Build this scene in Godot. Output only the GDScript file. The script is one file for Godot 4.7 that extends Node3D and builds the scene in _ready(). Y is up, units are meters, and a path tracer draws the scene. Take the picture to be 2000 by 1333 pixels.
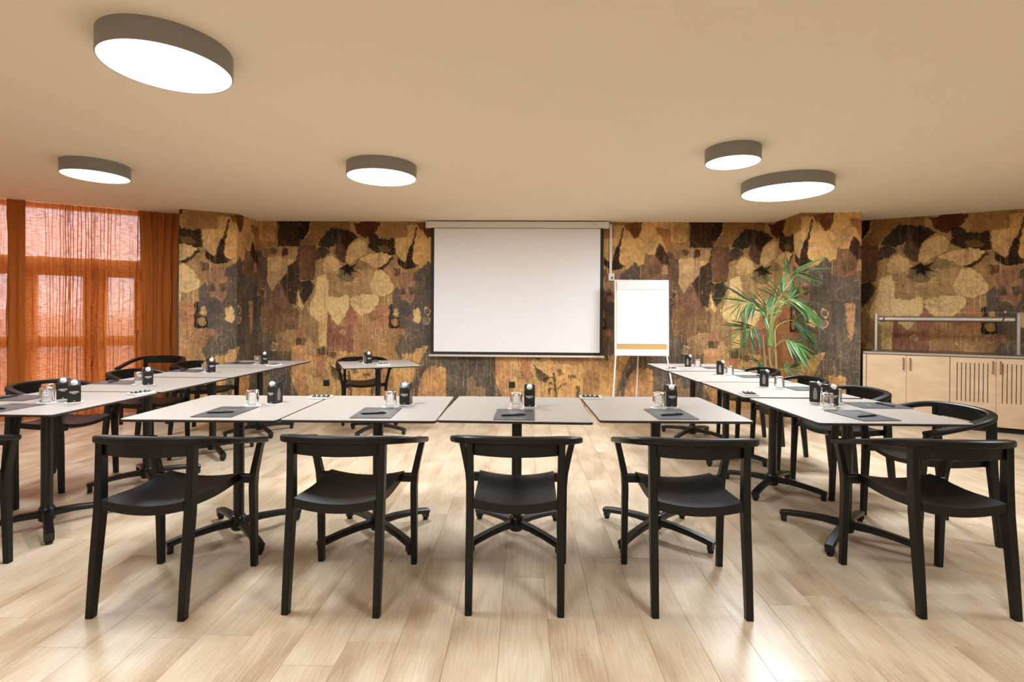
extends Node3D
# A seminar room: black armchairs round a horseshoe of taupe tables, papered walls, a projection screen.

const H := 2.59
const EYE := 1.27
const TOP := 0.743
const BACK := -7.16
var M := {}
var taken := {}
var rng := RandomNumberGenerator.new()

func _ready() -> void:
	rng.seed = 7
	camera_and_sky()
	materials()
	room()
	lamps()
	curtains()
	tables()
	chairs()
	wall_things()
	sideboards()
	palm()
	table_things()

# ---------------------------------------------------------------- camera, sky, exposure
func camera_and_sky() -> void:
	var cam := Camera3D.new()
	cam.name = "camera"
	cam.projection = Camera3D.PROJECTION_FRUSTUM
	cam.near = 0.05
	cam.far = 60.0
	cam.size = 0.05 * 1333.0 / 1002.7
	cam.frustum_offset = Vector2(0.0, -0.05 * 43.15 / 1002.7)
	cam.position = Vector3(0, EYE, 0)
	cam.rotation = Vector3(-0.0049, 0.0225, 0.0069)
	add_child(cam)
	cam.current = true
	var sky_mat := ProceduralSkyMaterial.new()
	sky_mat.sky_top_color = Color(0.80, 0.87, 0.97)
	sky_mat.sky_horizon_color = Color(0.95, 0.96, 0.98)
	sky_mat.ground_horizon_color = Color(0.75, 0.75, 0.74)
	sky_mat.ground_bottom_color = Color(0.55, 0.54, 0.52)
	sky_mat.sky_energy_multiplier = SKY_ENERGY
	sky_mat.ground_energy_multiplier = SKY_ENERGY
	var sky := Sky.new()
	sky.sky_material = sky_mat
	var env := Environment.new()
	env.background_mode = Environment.BG_SKY
	env.sky = sky
	env.tonemap_mode = Environment.TONE_MAPPER_LINEAR
	env.tonemap_exposure = EXPOSURE
	env.sdfgi_enabled = true
	env.ssao_enabled = true
	env.ssil_enabled = true
	var we := WorldEnvironment.new()
	we.name = "world"
	we.environment = env
	add_child(we)

const SKY_ENERGY := 2.3
const EXPOSURE := 1.0
const LAMP_POWER := 20.6        # light energy for each square metre of diffuser

# ---------------------------------------------------------------- naming
func numbered(called: String) -> String:
	var n: int = taken.get(called, 0)
	taken[called] = n + 1
	return called if n == 0 else "%s_%03d" % [called, n]

func tag(o: Node3D, label := "", category := "", group := "", kind := "") -> Node3D:
	if label: o.set_meta("label", label)
	if category: o.set_meta("category", category)
	if group: o.set_meta("group", group)
	if kind: o.set_meta("kind", kind)
	return o

func thing(called: String, label: String, category: String, at := Vector3.ZERO, turn := 0.0, group := "") -> Node3D:
	var o := Node3D.new()
	o.name = numbered(called)
	o.position = at
	o.rotation.y = turn
	add_child(o)
	tag(o, label, category, group)
	return o

func mesh_node(mesh: Mesh, mat: Material) -> MeshInstance3D:
	var o := MeshInstance3D.new()
	o.mesh = mesh
	o.material_override = null
	for s in mesh.get_surface_count():
		o.set_surface_override_material(s, mat)
	return o

func part(called: String, mesh: Mesh, mat: Material, parent: Node3D, label := "") -> MeshInstance3D:
	var o := mesh_node(mesh, mat)
	o.name = called
	parent.add_child(o, true)
	if label: o.set_meta("label", label)
	return o

func solo(called: String, mesh: Mesh, mat: Material, label: String, category: String, group := "", at := Vector3.ZERO, turn := 0.0) -> MeshInstance3D:
	var o := mesh_node(mesh, mat)
	o.name = numbered(called)
	o.position = at
	o.rotation.y = turn
	add_child(o)
	tag(o, label, category, group)
	return o

func struct(called: String, mesh: Mesh, mat: Material) -> MeshInstance3D:
	var o := mesh_node(mesh, mat)
	o.name = numbered(called)
	add_child(o)
	o.set_meta("kind", "structure")
	return o

func copy(o: Node3D, label: String, at: Vector3, turn: float, group: String) -> Node3D:
	var c: Node3D = o.duplicate()
	c.name = numbered(String(o.get_meta("base_name")))
	add_child(c)
	c.position = at
	c.rotation.y = turn
	tag(c, label, "", group)
	return c

# ---------------------------------------------------------------- shapes
func new_st() -> SurfaceTool:
	var st := SurfaceTool.new()
	st.begin(Mesh.PRIMITIVE_TRIANGLES)
	st.set_smooth_group(-1)
	return st

func done(st: SurfaceTool, tangents := false) -> ArrayMesh:
	st.generate_normals()
	return st.commit()

func tri(st: SurfaceTool, a: Vector3, b: Vector3, c: Vector3) -> void:
	st.add_vertex(a)
	st.add_vertex(b)
	st.add_vertex(c)

# corners run clockwise as seen from outside
func quad(st: SurfaceTool, a: Vector3, b: Vector3, c: Vector3, d: Vector3) -> void:
	tri(st, a, b, c)
	tri(st, a, c, d)

func quad_uv(st: SurfaceTool, p: Array, uv: Array) -> void:
	for i in [0, 1, 2, 0, 2, 3]:
		st.set_uv(uv[i])
		st.add_vertex(p[i])

# a closed solid: convex cross-sections (same number of points each) joined one to the next, ends capped
func loft(st: SurfaceTool, rings: Array, smooth_along := false, smooth_round := false, caps := true) -> void:
	var n: int = rings[0].size()
	for i in rings.size() - 1:
		for j in n:
			var k := (j + 1) % n
			if smooth_round: st.set_smooth_group(1)
			elif smooth_along: st.set_smooth_group(j + 2)
			else: st.set_smooth_group(-1)
			quad(st, rings[i][j], rings[i + 1][j], rings[i + 1][k], rings[i][k])
	st.set_smooth_group(-1)
	if caps:
		var first: Array = rings[0]
		var last: Array = rings[rings.size() - 1]
		for j in range(1, n - 1):
			tri(st, first[0], first[j], first[j + 1])
			tri(st, last[0], last[j + 1], last[j])

func section(at: Vector3, side: Vector3, up: Vector3, w: float, h: float, bevel: float) -> Array:
	var x := w / 2
	var y := h / 2
	var b := minf(bevel, minf(x, y) * 0.9)
	var out := []
	for p in [[x - b, -y], [x, -y + b], [x, y - b], [x - b, y], [-x + b, y], [-x, y - b], [-x, -y + b], [-x + b, -y]]:
		out.append(at + side * p[0] + up * p[1])
	return out

func box(st: SurfaceTool, c: Vector3, s: Vector3, bevel := 0.0, basis := Basis.IDENTITY) -> void:
	var e := minf(bevel, minf(s.x, minf(s.y, s.z)) * 0.45)
	if e <= 0.0:
		e = 0.0002
	var hx := s.x / 2
	var hy := s.y / 2
	var hz := s.z / 2
	var rings := []
	for r in [[-hz, e], [-hz + e, 0.0], [hz - e, 0.0], [hz, e]]:
		var q := []
		var ix: float = hx - r[1]
		var iy: float = hy - r[1]
		for p in [[ix - e, -iy], [ix, -iy + e], [ix, iy - e], [ix - e, iy], [-ix + e, iy], [-ix, iy - e], [-ix, -iy + e], [-ix + e, -iy]]:
			q.append(c + basis * Vector3(p[0], p[1], r[0]))
		rings.append(q)
	loft(st, rings)

func box_mesh(c: Vector3, s: Vector3, bevel := 0.0, basis := Basis.IDENTITY) -> ArrayMesh:
	var st := new_st()
	box(st, c, s, bevel, basis)
	return done(st)

# box with its own uv in metres on each face (u along the longer horizontal side, v up)
func bar(st: SurfaceTool, a: Vector3, b: Vector3, w: float, h: float, bevel := 0.003, up := Vector3.UP) -> void:
	var t := (b - a).normalized()
	var side := t.cross(up).normalized()
	var u := side.cross(t).normalized()
	loft(st, [section(a, side, u, w, h, bevel), section(b, side, u, w, h, bevel)])

func sweep(st: SurfaceTool, pts: Array, ws: Array, hs: Array, bevel: float, up: Vector3) -> void:
	var rings := []
	for i in pts.size():
		var p: Vector3 = pts[i]
		var t: Vector3 = (pts[mini(i + 1, pts.size() - 1)] - pts[maxi(i - 1, 0)])
		t = t.normalized()
		var side := t.cross(up).normalized()
		var u := side.cross(t).normalized()
		rings.append(section(p, side, u, ws[i], hs[i], bevel))
	loft(st, rings, true)

func spline(pts: Array, steps: int) -> Array:
	var out := []
	for i in pts.size() - 1:
		var a: Vector3 = pts[maxi(i - 1, 0)]
		var b: Vector3 = pts[i]
		var c: Vector3 = pts[i + 1]
		var d: Vector3 = pts[mini(i + 2, pts.size() - 1)]
		for s in steps:
			out.append(b.cubic_interpolate(c, a, d, float(s) / steps))
	out.append(pts[pts.size() - 1])
	return out

# profile: [radius, height] going from the bottom round the outside to the top
func lathe(st: SurfaceTool, profile: Array, n: int, c := Vector3.ZERO, sharp := false) -> void:
	for i in profile.size() - 1:
		for j in n:
			var a0 := TAU * j / n
			var a1 := TAU * (j + 1) / n
			var r0: float = profile[i][0]
			var r1: float = profile[i + 1][0]
			var p := c + Vector3(cos(a0) * r0, profile[i][1], sin(a0) * r0)
			var q := c + Vector3(cos(a1) * r0, profile[i][1], sin(a1) * r0)
			var r := c + Vector3(cos(a1) * r1, profile[i + 1][1], sin(a1) * r1)
			var s := c + Vector3(cos(a0) * r1, profile[i + 1][1], sin(a0) * r1)
			st.set_smooth_group(i + 1 if sharp else 1)
			if r0 > 0.00001: tri(st, p, q, r)
			if r1 > 0.00001: tri(st, p, r, s)
	st.set_smooth_group(-1)

func lathe_mesh(profile: Array, n := 32, sharp := true, c := Vector3.ZERO) -> ArrayMesh:
	var st := new_st()
	lathe(st, profile, n, c, sharp)
	return done(st)

func tube(st: SurfaceTool, a: Vector3, b: Vector3, r0: float, r1: float, n := 12) -> void:
	var t := (b - a).normalized()
	var side := t.cross(Vector3.RIGHT if absf(t.x) < 0.8 else Vector3.UP).normalized()
	var u := side.cross(t).normalized()
	var ra := []
	var rb := []
	for j in n:
		var k := TAU * j / n
		var o := side * cos(k) - u * sin(k)
		ra.append(a + o * r0)
		rb.append(b + o * r1)
	loft(st, [ra, rb], true, true)

func rod_mesh(p: Vector3, q: Vector3, r: float) -> ArrayMesh:
	var st := new_st()
	tube(st, p, q, r, r, 28)
	return done(st)

# flat slab with an outline in x and z (counted round), from y0 to y1, edges chamfered
func slab(st: SurfaceTool, outline: Array, y0: float, y1: float, c: float) -> void:
	var mid := Vector2.ZERO
	for p in outline: mid += p
	mid /= outline.size()
	var rings := []
	for r in [[y0, c], [y0 + c, 0.0], [y1 - c, 0.0], [y1, c]]:
		var q := []
		for p in outline:
			var v: Vector2 = p - mid
			v = mid + v * (1.0 - r[1] / maxf(v.length(), 0.001))
			q.append(Vector3(v.x, r[0], v.y))
		rings.append(q)
	loft(st, rings)

func rounded(w: float, d: float, r: float, n := 5) -> Array:
	var out := []
	for k in [[1, 1, 0], [-1, 1, 1], [-1, -1, 2], [1, -1, 3]]:
		for i in n:
			var a: float = PI / 2 * (k[2] + float(i) / (n - 1))
			out.append(Vector2(k[0] * (w / 2 - r) + cos(a) * r, k[1] * (d / 2 - r) + sin(a) * r))
	return out

# ---------------------------------------------------------------- materials
func mat(color: Color, rough: float, metal := 0.0, spec := 0.5) -> StandardMaterial3D:
	var m := StandardMaterial3D.new()
	m.albedo_color = color
	m.roughness = rough
	m.metallic = metal
	m.metallic_specular = spec
	return m

func c8(r: int, g: int, b: int, a := 255) -> Color:
	return Color8(r, g, b, a)

func noise_bytes(w: int, h: int, freq: float, sd: int, tw: int, th: int, octaves := 4) -> PackedByteArray:
	var n := FastNoiseLite.new()
	n.noise_type = FastNoiseLite.TYPE_SIMPLEX_SMOOTH
	n.frequency = freq
	n.seed = sd
	n.fractal_octaves = octaves
	var im := n.get_seamless_image(w, h)
	im.convert(Image.FORMAT_L8)
	if tw != w or th != h:
		im.resize(tw, th, Image.INTERPOLATE_CUBIC)
	return im.get_data()

func texture(img: Image) -> ImageTexture:
	return ImageTexture.create_from_image(img)

# planks side by side, grain along the height of the image
func wood_image(size: int, strips: int, dark: Color, mid: Color, light: Color, sd: int) -> Image:
	var fine := noise_bytes(1024, 40, 0.16, sd, size, size, 3)
	var bands := noise_bytes(128, 24, 0.09, sd + 1, size, size, 3)
	var broad := noise_bytes(64, 32, 0.09, sd + 2, size, size, 2)
	var warp := noise_bytes(128, 128, 0.03, sd + 3, size, size, 3)
	var out := PackedByteArray()
	out.resize(size * size * 3)
	var tone := []
	var r := RandomNumberGenerator.new()
	r.seed = sd
	for i in strips: tone.append(r.randf_range(-0.10, 0.10))
	var k := 0
	for y in size:
		var row := y * size
		for x in size:
			var s := x * strips / size
			var o := row + (x + int((warp[row + x] - 128) * 0.05) + size) % size
			var rings: float = absf(fmod(bands[o] * 0.05 + warp[row + x] * 0.012, 1.0) - 0.5) * 2.0
			var v: float = 0.52 + (fine[o] - 128) / 128.0 * 0.26 + (bands[o] - 128) / 128.0 * 0.22 + (broad[row + x] - 128) / 128.0 * 0.26 + (rings - 0.5) * 0.08 + tone[s]
			v = clampf(v, 0.0, 1.0)
			var c: Color = dark.lerp(mid, v * 2.0) if v < 0.5 else mid.lerp(light, v * 2.0 - 1.0)
			out[k] = c.r8
			out[k + 1] = c.g8
			out[k + 2] = c.b8
			k += 3
	return Image.create_from_data(size, size, false, Image.FORMAT_RGB8, out)

func linen_image(size: int, sd: int) -> Image:
	var h := noise_bytes(32, 256, 0.16, sd, size, size, 4)
	var v := noise_bytes(256, 24, 0.16, sd + 1, size, size, 4)
	var out := PackedByteArray()
	out.resize(size * size * 4)
	for i in size * size:
		var t: float = 0.5 + (h[i] - 128) / 128.0 * 0.45 + (v[i] - 128) / 128.0 * 0.2
		t = clampf(t, 0.0, 1.0)
		out[i * 4] = int(lerpf(184, 232, t))
		out[i * 4 + 1] = int(lerpf(94, 142, t))
		out[i * 4 + 2] = int(lerpf(38, 76, t))
		out[i * 4 + 3] = int(clampf(lerpf(255, 222, t), 0, 255))
	return Image.create_from_data(size, size, false, Image.FORMAT_RGBA8, out)

const PRINT_SHAPES := [
	[158,108,56,-10,-4,54,-4,71,23,74,52,69,84,22,89,15,118,-10,133],
	[60,41,28,71,-4,157,-4,157,88,74,86,76,32],
	[74,50,39,-7,125,37,125,37,215,26,337,-6,337],
	[112,80,62,25,215,124,229,129,336,11,337,15,264],
	[120,88,60,11,298,129,297,151,316,149,380,110,382,63,407,16,381],
	[66,53,40,109,156,138,142,145,117,152,79,155,214,141,292,119,290,92,229,82,210,109,181],
	[180,142,94,39,127,81,121,109,131,138,131,134,144,111,156,109,181,82,210,62,240,53,254,47,232,32,208,40,191,37,152],
	[104,72,52,152,86,211,83,214,132,207,204,153,207],
	[42,28,18,152,-4,191,-4,186,32,160,71,152,49],
	[128,92,48,191,-4,333,-5,328,34,270,27,221,76,167,88,157,79,194,39],
	[50,46,37,216,85,258,93,290,76,334,58,328,32,265,22,231,59],
	[88,62,48,290,44,319,41,326,76,317,141,300,146,277,112],
	[70,58,46,214,93,236,88,260,109,241,127,212,132],
	[60,50,42,153,210,192,207,207,229,190,260,171,292,153,263],
	[198,162,108,144,241,153,253,158,285,173,295,163,317,151,300],
	[84,42,24,344,7,397,-3,441,2,420,41,381,58,359,44],
	[60,38,25,307,39,339,36,363,53,332,78,315,100,300,76],
	[152,112,62,436,-5,558,-5,561,48,490,60,444,55],
	[58,43,29,397,44,422,45,437,60,488,63,493,116,437,116,415,104,398,90],
	[110,84,50,427,87,456,82,481,99,471,109,437,109],
	[192,150,94,488,58,551,53,544,99,530,145,508,133,493,116],
	[190,142,84,556,62,568,19,641,16,642,154,593,169,574,154,552,140,549,103],
	[192,147,90,528,12,672,-3,736,2,792,-3,786,69,729,71,720,109,672,114,646,110,637,141,623,160,573,165,544,146],
	[110,62,32,564,7,631,2,626,38,608,57,584,33],
	[150,98,60,676,19,724,23,734,83,720,112,705,64],
	[172,126,74,743,-1,790,-1,786,71,738,74],
	[95,82,74,571,178,593,161,642,144,643,333,482,334,482,247,501,227,516,273,535,280,560,266,559,224,564,193],
	[94,84,76,472,292,642,292,643,430,607,440,570,444,536,488,507,479,492,445,516,401,504,372,473,372],
	[150,108,84,501,179,564,183,562,268,545,300,528,266,501,259,511,227],
	[88,80,66,508,232,525,229,526,254,508,256],
	[88,80,66,540,229,559,227,560,253,542,256],
	[96,85,77,578,196,730,196,736,332,579,333],
	[94,84,76,578,275,736,274,735,471,580,472],
	[180,130,86,664,279,698,284,696,366,684,404,672,366],
	[110,84,66,590,280,631,284,627,356,603,371],
	[128,90,68,646,110,670,117,682,102,689,76,706,86,720,117,756,105,762,93,759,136,752,198,769,238,728,251,726,198,621,201,625,160,639,139],
	[98,76,60,720,107,756,105,757,231,735,231,725,160],
	[70,49,40,675,112,689,75,706,86,720,117,727,148,701,145],
	[106,92,62,656,153,682,153,684,177,658,178],
	[168,122,86,697,153,720,150,725,179,699,184],
	[90,78,70,573,170,589,158,606,140,621,153,624,203,552,204,558,180],
	[166,118,78,296,325,348,296,477,295,478,372,500,401,495,445,458,491,376,461,297,493],
	[138,88,70,252,325,271,345,291,369,318,371,345,362,346,458,257,459,247,374],
	[152,96,76,323,296,350,296,358,337,343,364,316,359],
	[156,104,78,394,315,428,300,477,300,472,336,438,334,404,354],
	[192,152,96,218,335,254,330,250,452,223,447],
	[96,80,64,-4,376,63,405,125,438,126,668,-2,669],
	[146,112,76,66,407,120,390,139,429,120,458,81,458],
	[186,144,92,125,438,193,406,216,438,262,466,346,485,347,665,175,667,121,590,130,521],
	[178,126,84,127,438,184,433,191,472,179,545,140,565,123,521],
	[172,112,78,198,472,248,467,250,520,238,559,219,540],
	[170,110,76,149,382,178,377,178,409,144,412],
	[84,68,54,139,412,178,411,174,438,144,434],
	[84,66,50,211,447,248,442,260,466,223,472],
	[162,116,78,140,560,174,545,189,589,175,667,135,668],
	[190,142,86,297,490,583,507,571,542,555,663,298,666],
	[198,152,94,536,488,570,444,612,433,597,468,586,517,559,522,542,498],
	[100,86,76,571,517,644,507,644,541,590,556,579,662,555,663],
	[182,136,82,518,463,596,462,568,511,559,547,529,655,519,655],
	[98,86,76,594,462,735,461,735,509,739,653,677,654,695,546,666,505,613,505,588,534,562,583,541,655,526,655,559,547,568,511],
	[198,142,88,590,534,611,508,638,510,657,507,671,512,688,534,695,553,682,654,562,655,576,582],
	[90,80,70,732,399,770,396,773,475,733,471],
	[170,134,88,271,175,337,170,422,169,423,238,384,257,330,269,276,243],
	[186,147,95,318,109,332,80,366,62,385,70,394,92,388,114,357,131,332,153,314,143],
	[190,152,100,344,153,374,126,405,114,447,109,482,121,466,143,428,165,398,153,362,158],
	[190,150,98,231,151,244,124,268,119,288,134,305,163,266,185,234,182],
	[160,124,80,206,139,229,127,236,165,232,187,209,176],
	[206,169,112,214,200,246,182,256,214,257,275,257,311,250,343,210,346,180,320,195,282,212,238],
	[206,169,112,179,302,257,287,254,321,223,340,195,330],
	[210,172,114,420,174,447,172,472,193,486,222,483,247,452,263,416,262,401,228],
	[208,171,114,330,269,382,252,434,259,436,284,421,308,399,322,375,333,350,318,335,296],
	[214,178,120,247,296,256,262,286,269,330,255,329,306,314,337,291,368,268,345],
	[120,102,70,300,175,344,172,359,196,337,213,306,209,286,189],
	[128,104,70,361,131,403,150,374,170,344,165],
	[44,32,22,293,165,310,160,322,150,332,158,354,150,342,165,357,179,335,172,332,197,322,175,310,189,313,172],
	[56,40,27,564,18,569,19,562,55,554,99,553,142,527,142,536,104,551,75],
	[60,43,29,425,165,457,150,481,121,488,126,466,155,447,169],
	[52,38,27,499,127,510,130,520,140,544,140,576,154,562,161,532,165,515,164,503,150],
	[96,70,48,488,162,508,167,506,188,491,193],
	[48,38,28,470,295,482,295,483,338,506,338,507,372,470,375,472,336],
	[110,84,58,258,510,270,520,292,534,297,559,277,552,262,525],
	[92,84,76,673,471,845,476,834,533,852,578,875,618,674,620],
	[140,112,80,745,545,765,539,777,574,806,579,812,613,746,614],
	[70,58,44,978,498,994,511,1014,524,1031,542,1020,562,1001,543,988,517],
	[84,66,48,1020,542,1048,542,1049,547,1023,548],
	[80,60,42,1045,525,1052,525,1063,616,1057,616],
	[84,64,46,1060,579,1091,559,1094,562,1062,584],
	[84,64,46,1029,578,1060,581,1060,585,1029,582],
	[122,92,62,1062,518,1072,510,1084,533,1065,534],
	[96,74,52,1098,533,1124,534,1125,542,1100,540],
	[70,54,40,1031,554,1044,560,1043,571,1032,567],
	[88,70,50,1128,570,1140,570,1138,615,1127,616],
	[106,80,56,1029,582,1039,582,1037,599,1032,599],
	[172,124,78,1153,467,1204,472,1208,615,1151,615],
	[176,120,82,931,515,960,506,977,543,954,552],
	[190,150,95,491,304,500,304,505,310,505,328,500,334,491,334,486,328,486,310],
	[170,125,80,486,341,497,341,504,348,504,360,497,367,486,368,478,360,478,348],
	[166,110,80,451,336,464,336,473,344,473,357,464,366,452,366,443,358,443,344],
	[168,112,80,456,305,468,305,475,312,475,324,468,332,456,332,448,324,448,312],
	[168,116,84,479,374,496,374,506,383,506,397,496,406,480,406,470,397,470,383],
	[162,108,80,512,375,523,375,530,382,530,394,523,401,512,401,504,394,504,382],
	[202,162,106,563,304,575,304,583,311,583,348,576,356,564,356,556,348,556,311],
	[196,170,138,601,301,611,301,618,308,618,322,611,329,601,329,594,322,594,308],
	[98,84,74,602,304,610,304,615,309,615,321,610,326,602,326,597,321,597,309],
	[190,158,124,596,335,611,335,618,342,618,352,611,360,596,360,589,353,589,342],
	[120,98,82,598,338,610,338,615,343,615,351,610,356,598,357,592,352,592,343],
	[172,130,98,25,93,35,93,42,100,42,117,36,124,25,124,18,117,18,100],
	[128,92,60,26,96,34,96,39,101,39,116,34,121,26,121,21,116,21,101],
	[165,122,92,51,92,70,92,77,99,77,109,70,116,51,116,44,109,44,99],
	[104,74,52,52,95,69,95,74,100,74,108,69,113,52,113,47,108,47,100],
	[172,130,98,93,93,106,93,114,101,114,115,106,123,93,124,85,116,85,101],
	[62,44,30,94,96,104,96,111,102,111,114,105,121,94,121,88,114,88,102],
	[160,120,90,128,93,136,93,141,98,141,117,136,122,128,122,123,117,123,98],
	[170,128,92,11,236,24,236,33,244,33,257,24,266,11,266,3,258,3,244],
	[86,60,46,12,239,23,239,30,245,30,256,23,263,12,263,6,256,6,246],
	[150,100,84,46,280,108,279,114,285,114,294,108,300,46,300,40,295,40,286],
	[116,84,66,47,283,107,282,111,286,111,293,107,297,47,298,43,294,43,287],
	[200,160,110,204,445,208,445,211,448,211,469,208,472,204,472,201,469,201,448],
	[160,118,80,205,448,207,448,208,449,208,468,207,469,205,469,204,468,204,449],
	[196,158,104,263,455,281,455,288,462,288,474,281,481,263,481,256,474,256,463],
	[90,70,50,265,458,279,458,285,464,285,472,279,478,265,478,259,473,259,464],
	[196,156,104,300,381,313,381,318,386,318,395,313,400,300,400,295,395,295,387],
	[166,118,80,302,384,312,384,315,388,315,394,312,397,302,398,298,394,298,388],
	[196,150,92,299,456,318,456,324,461,324,470,318,474,299,475,294,470,294,462],
	[205,172,125,778,427,789,427,796,434,796,448,789,456,778,456,770,449,770,435],
	[120,98,80,779,430,788,430,794,436,794,447,788,453,779,453,773,447,773,436],
	[206,165,110,421,375,451,375,463,387,463,405,452,416,421,417,409,405,409,387],
	[150,110,74,422,378,450,378,460,388,460,403,450,414,422,414,412,404,412,388]]

const PW := 720
const PH := 648

var patch: PackedByteArray

func fill_shape(px: PackedFloat32Array, color: Vector3, pts: Array, shift: int, amount: float) -> void:
	var lo := PH
	var hi := 0
	for p in pts:
		lo = mini(lo, int(p.y))
		hi = maxi(hi, int(p.y) + 1)
	for y in range(maxi(lo, 0), mini(hi, PH)):
		var xs := []
		var n := pts.size()
		var yy := y + 0.5
		for i in n:
			var a: Vector2 = pts[i]
			var b: Vector2 = pts[(i + 1) % n]
			if (a.y <= yy) != (b.y <= yy):
				xs.append(a.x + (b.x - a.x) * (yy - a.y) / (b.y - a.y) + shift)
		xs.sort()
		for k in range(0, xs.size() - 1, 2):
			for x in range(maxi(int(xs[k]), 0), mini(int(xs[k + 1]), PW)):
				var o := (y * PW + x) * 3
				var f: float = amount * clampf(0.72 + patch[y * PW + x] / 255.0 * 0.5, 0.0, 1.0)
				# ragged borders: paint thins out towards the outline
				var rim := minf(x - xs[k], xs[k + 1] - x)
				if rim < 7.0 and patch[y * PW + x] > 120 + rim * 18: f *= 0.35
				px[o] += (color.x - px[o]) * f
				px[o + 1] += (color.y - px[o + 1]) * f
				px[o + 2] += (color.z - px[o + 2]) * f

func dab(px: PackedFloat32Array, p: Vector2, c: Vector3, amount: float) -> void:
	var y := int(p.y)
	if y < 0 or y >= PH: return
	var o := (y * PW + posmod(int(p.x), PW)) * 3
	for j in 3: px[o + j] += (c[j] - px[o + j]) * amount

# the printed mural: painted fields, a large flower, stones and branches on a woven ground; one repeat is 2.88 m
func mural_image() -> Image:
	var r := RandomNumberGenerator.new()
	r.seed = 21
	patch = noise_bytes(PW, PH, 0.06, 77, PW, PH, 5)
	var px := PackedFloat32Array()
	px.resize(PW * PH * 3)
	for i in PW * PH:
		px[i * 3] = 152
		px[i * 3 + 1] = 117
		px[i * 3 + 2] = 76
	for s in PRINT_SHAPES:
		var col := Vector3(s[0], s[1], s[2])
		var pts := []
		var n: int = (s.size() - 3) / 2
		var left := 100000.0
		var right := -100000.0
		for i in n:
			var a := Vector2(s[3 + i * 2], s[4 + i * 2])
			var j := (i + 1) % n
			var b := Vector2(s[3 + j * 2], s[4 + j * 2])
			var steps := maxi(1, int(a.distance_to(b) / 7.0))
			for k in steps:
				var q := a.lerp(b, float(k) / steps)
				q += Vector2(r.randf_range(-1.8, 1.8), r.randf_range(-2.4, 2.4))
				pts.append(q)
				left = minf(left, q.x)
				right = maxf(right, q.x)
		for k in range(-3, 4):
			if right + k * PW > 0 and left + k * PW < PW:
				fill_shape(px, col, pts, k * PW, 0.92)
		var edge := col * 0.58
		for i in pts.size():
			var q: Vector2 = pts[i]
			var w: Vector2 = pts[(i + 1) % pts.size()]
			var steps := maxi(1, int(q.distance_to(w)))
			for k in steps:
				dab(px, q.lerp(w, float(k) / steps), edge, 0.6)
	# fine lines that spread from the heart of the flower, and veins on its petals
	for i in 130:
		var ang := r.randf_range(0, TAU)
		var len := r.randf_range(10, 34) if sin(ang) < 0 else r.randf_range(16, 70)
		var bend := r.randf_range(-0.012, 0.012)
		for k in int(len):
			dab(px, Vector2(325, 165) + Vector2(cos(ang + bend * k), sin(ang + bend * k)) * k, Vector3(52, 38, 26), 0.75 * (1.0 - k / len))
	for i in 90:
		var ang := r.randf_range(-0.3, PI + 0.3)
		var from := r.randf_range(50, 90)
		var len := r.randf_range(20, 50)
		var bend := r.randf_range(-0.006, 0.006)
		for k in int(len):
			dab(px, Vector2(325, 165) + Vector2(cos(ang + bend * k), sin(ang + bend * k)) * (from + k), Vector3(150, 112, 66), 0.35)
	# runs of paint: thin upright strokes, light or dark
	for i in 2600:
		var x := r.randi_range(0, PW - 1)
		var y := r.randi_range(0, PH - 1) if i % 5 < 2 else r.randi_range(PH * 11 / 20, PH - 1)
		var len := r.randi_range(10, 70)
		var light := r.randf() < 0.55
		var o := (y * PW + x) * 3
		var base := Vector3(px[o], px[o + 1], px[o + 2])
		var c := base.lerp(Vector3(212, 176, 126), r.randf_range(0.2, 0.6)) if light else base.lerp(Vector3(46, 34, 26), r.randf_range(0.1, 0.4))
		for k in len:
			if y + k >= PH: break
			o = ((y + k) * PW + x) * 3
			for j in 3: px[o + j] += (c[j] - px[o + j]) * 0.6
	# arcs and short scribbles
	for i in 420:
		var cx := r.randf_range(0, PW)
		var cy := r.randf_range(PH * 0.25, PH)
		var rad := r.randf_range(4, 22)
		var a0 := r.randf_range(0, TAU)
		var span := r.randf_range(1.2, 4.6)
		var c := Vector3(206, 166, 112) if r.randf() < 0.5 else Vector3(92, 62, 44)
		var steps := int(rad * span)
		for k in steps:
			var a := a0 + span * k / steps
			var x := int(cx + cos(a) * rad + PW) % PW
			var y := int(cy + sin(a) * rad * 1.2)
			if y < 0 or y >= PH: continue
			var o := (y * PW + x) * 3
			for j in 3: px[o + j] += (c[j] - px[o + j]) * 0.5
	# cloudy variation and ragged edges
	var n1 := noise_bytes(PW, PH, 0.012, 31, PW, PH, 5)
	var n2 := noise_bytes(PW, PH, 0.05, 32, PW, PH, 4)
	var n3 := noise_bytes(PW, PH, 0.045, 33, PW, PH, 3)
	var n4 := noise_bytes(PW, 64, 0.08, 34, PW, PH, 3)
	var out := PackedByteArray()
	out.resize(PW * PH * 3)
	for y in PH:
		for x in PW:
			var i := y * PW + x
			var sx := (x + int((n2[i] - 128) * 0.02) + PW) % PW
			var sy := clampi(y + int((n3[i] - 128) * 0.025 + (n4[i] - 128) * 0.03), 0, PH - 1)
			var o := (sy * PW + sx) * 3
			var g: float = 1.0 + (n1[i] - 128) / 128.0 * 0.15 + (n2[i] - 128) / 128.0 * 0.10 + (n4[i] - 128) / 128.0 * 0.06
			var grey := (px[o] + px[o + 1] + px[o + 2]) / 3.0
			var c := Vector3.ZERO
			for j in 3:
				c[j] = maxf((206.0 + (lerpf(px[o + j], grey, 0.24) - 206.0) * 1.16) * g * [1.28, 1.28, 1.27][j] + 8.0, 0.0)
			if c.x > 246.0: c *= 246.0 / c.x
			for j in 3: out[i * 3 + j] = int(minf(c[j], 255.0))
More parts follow.
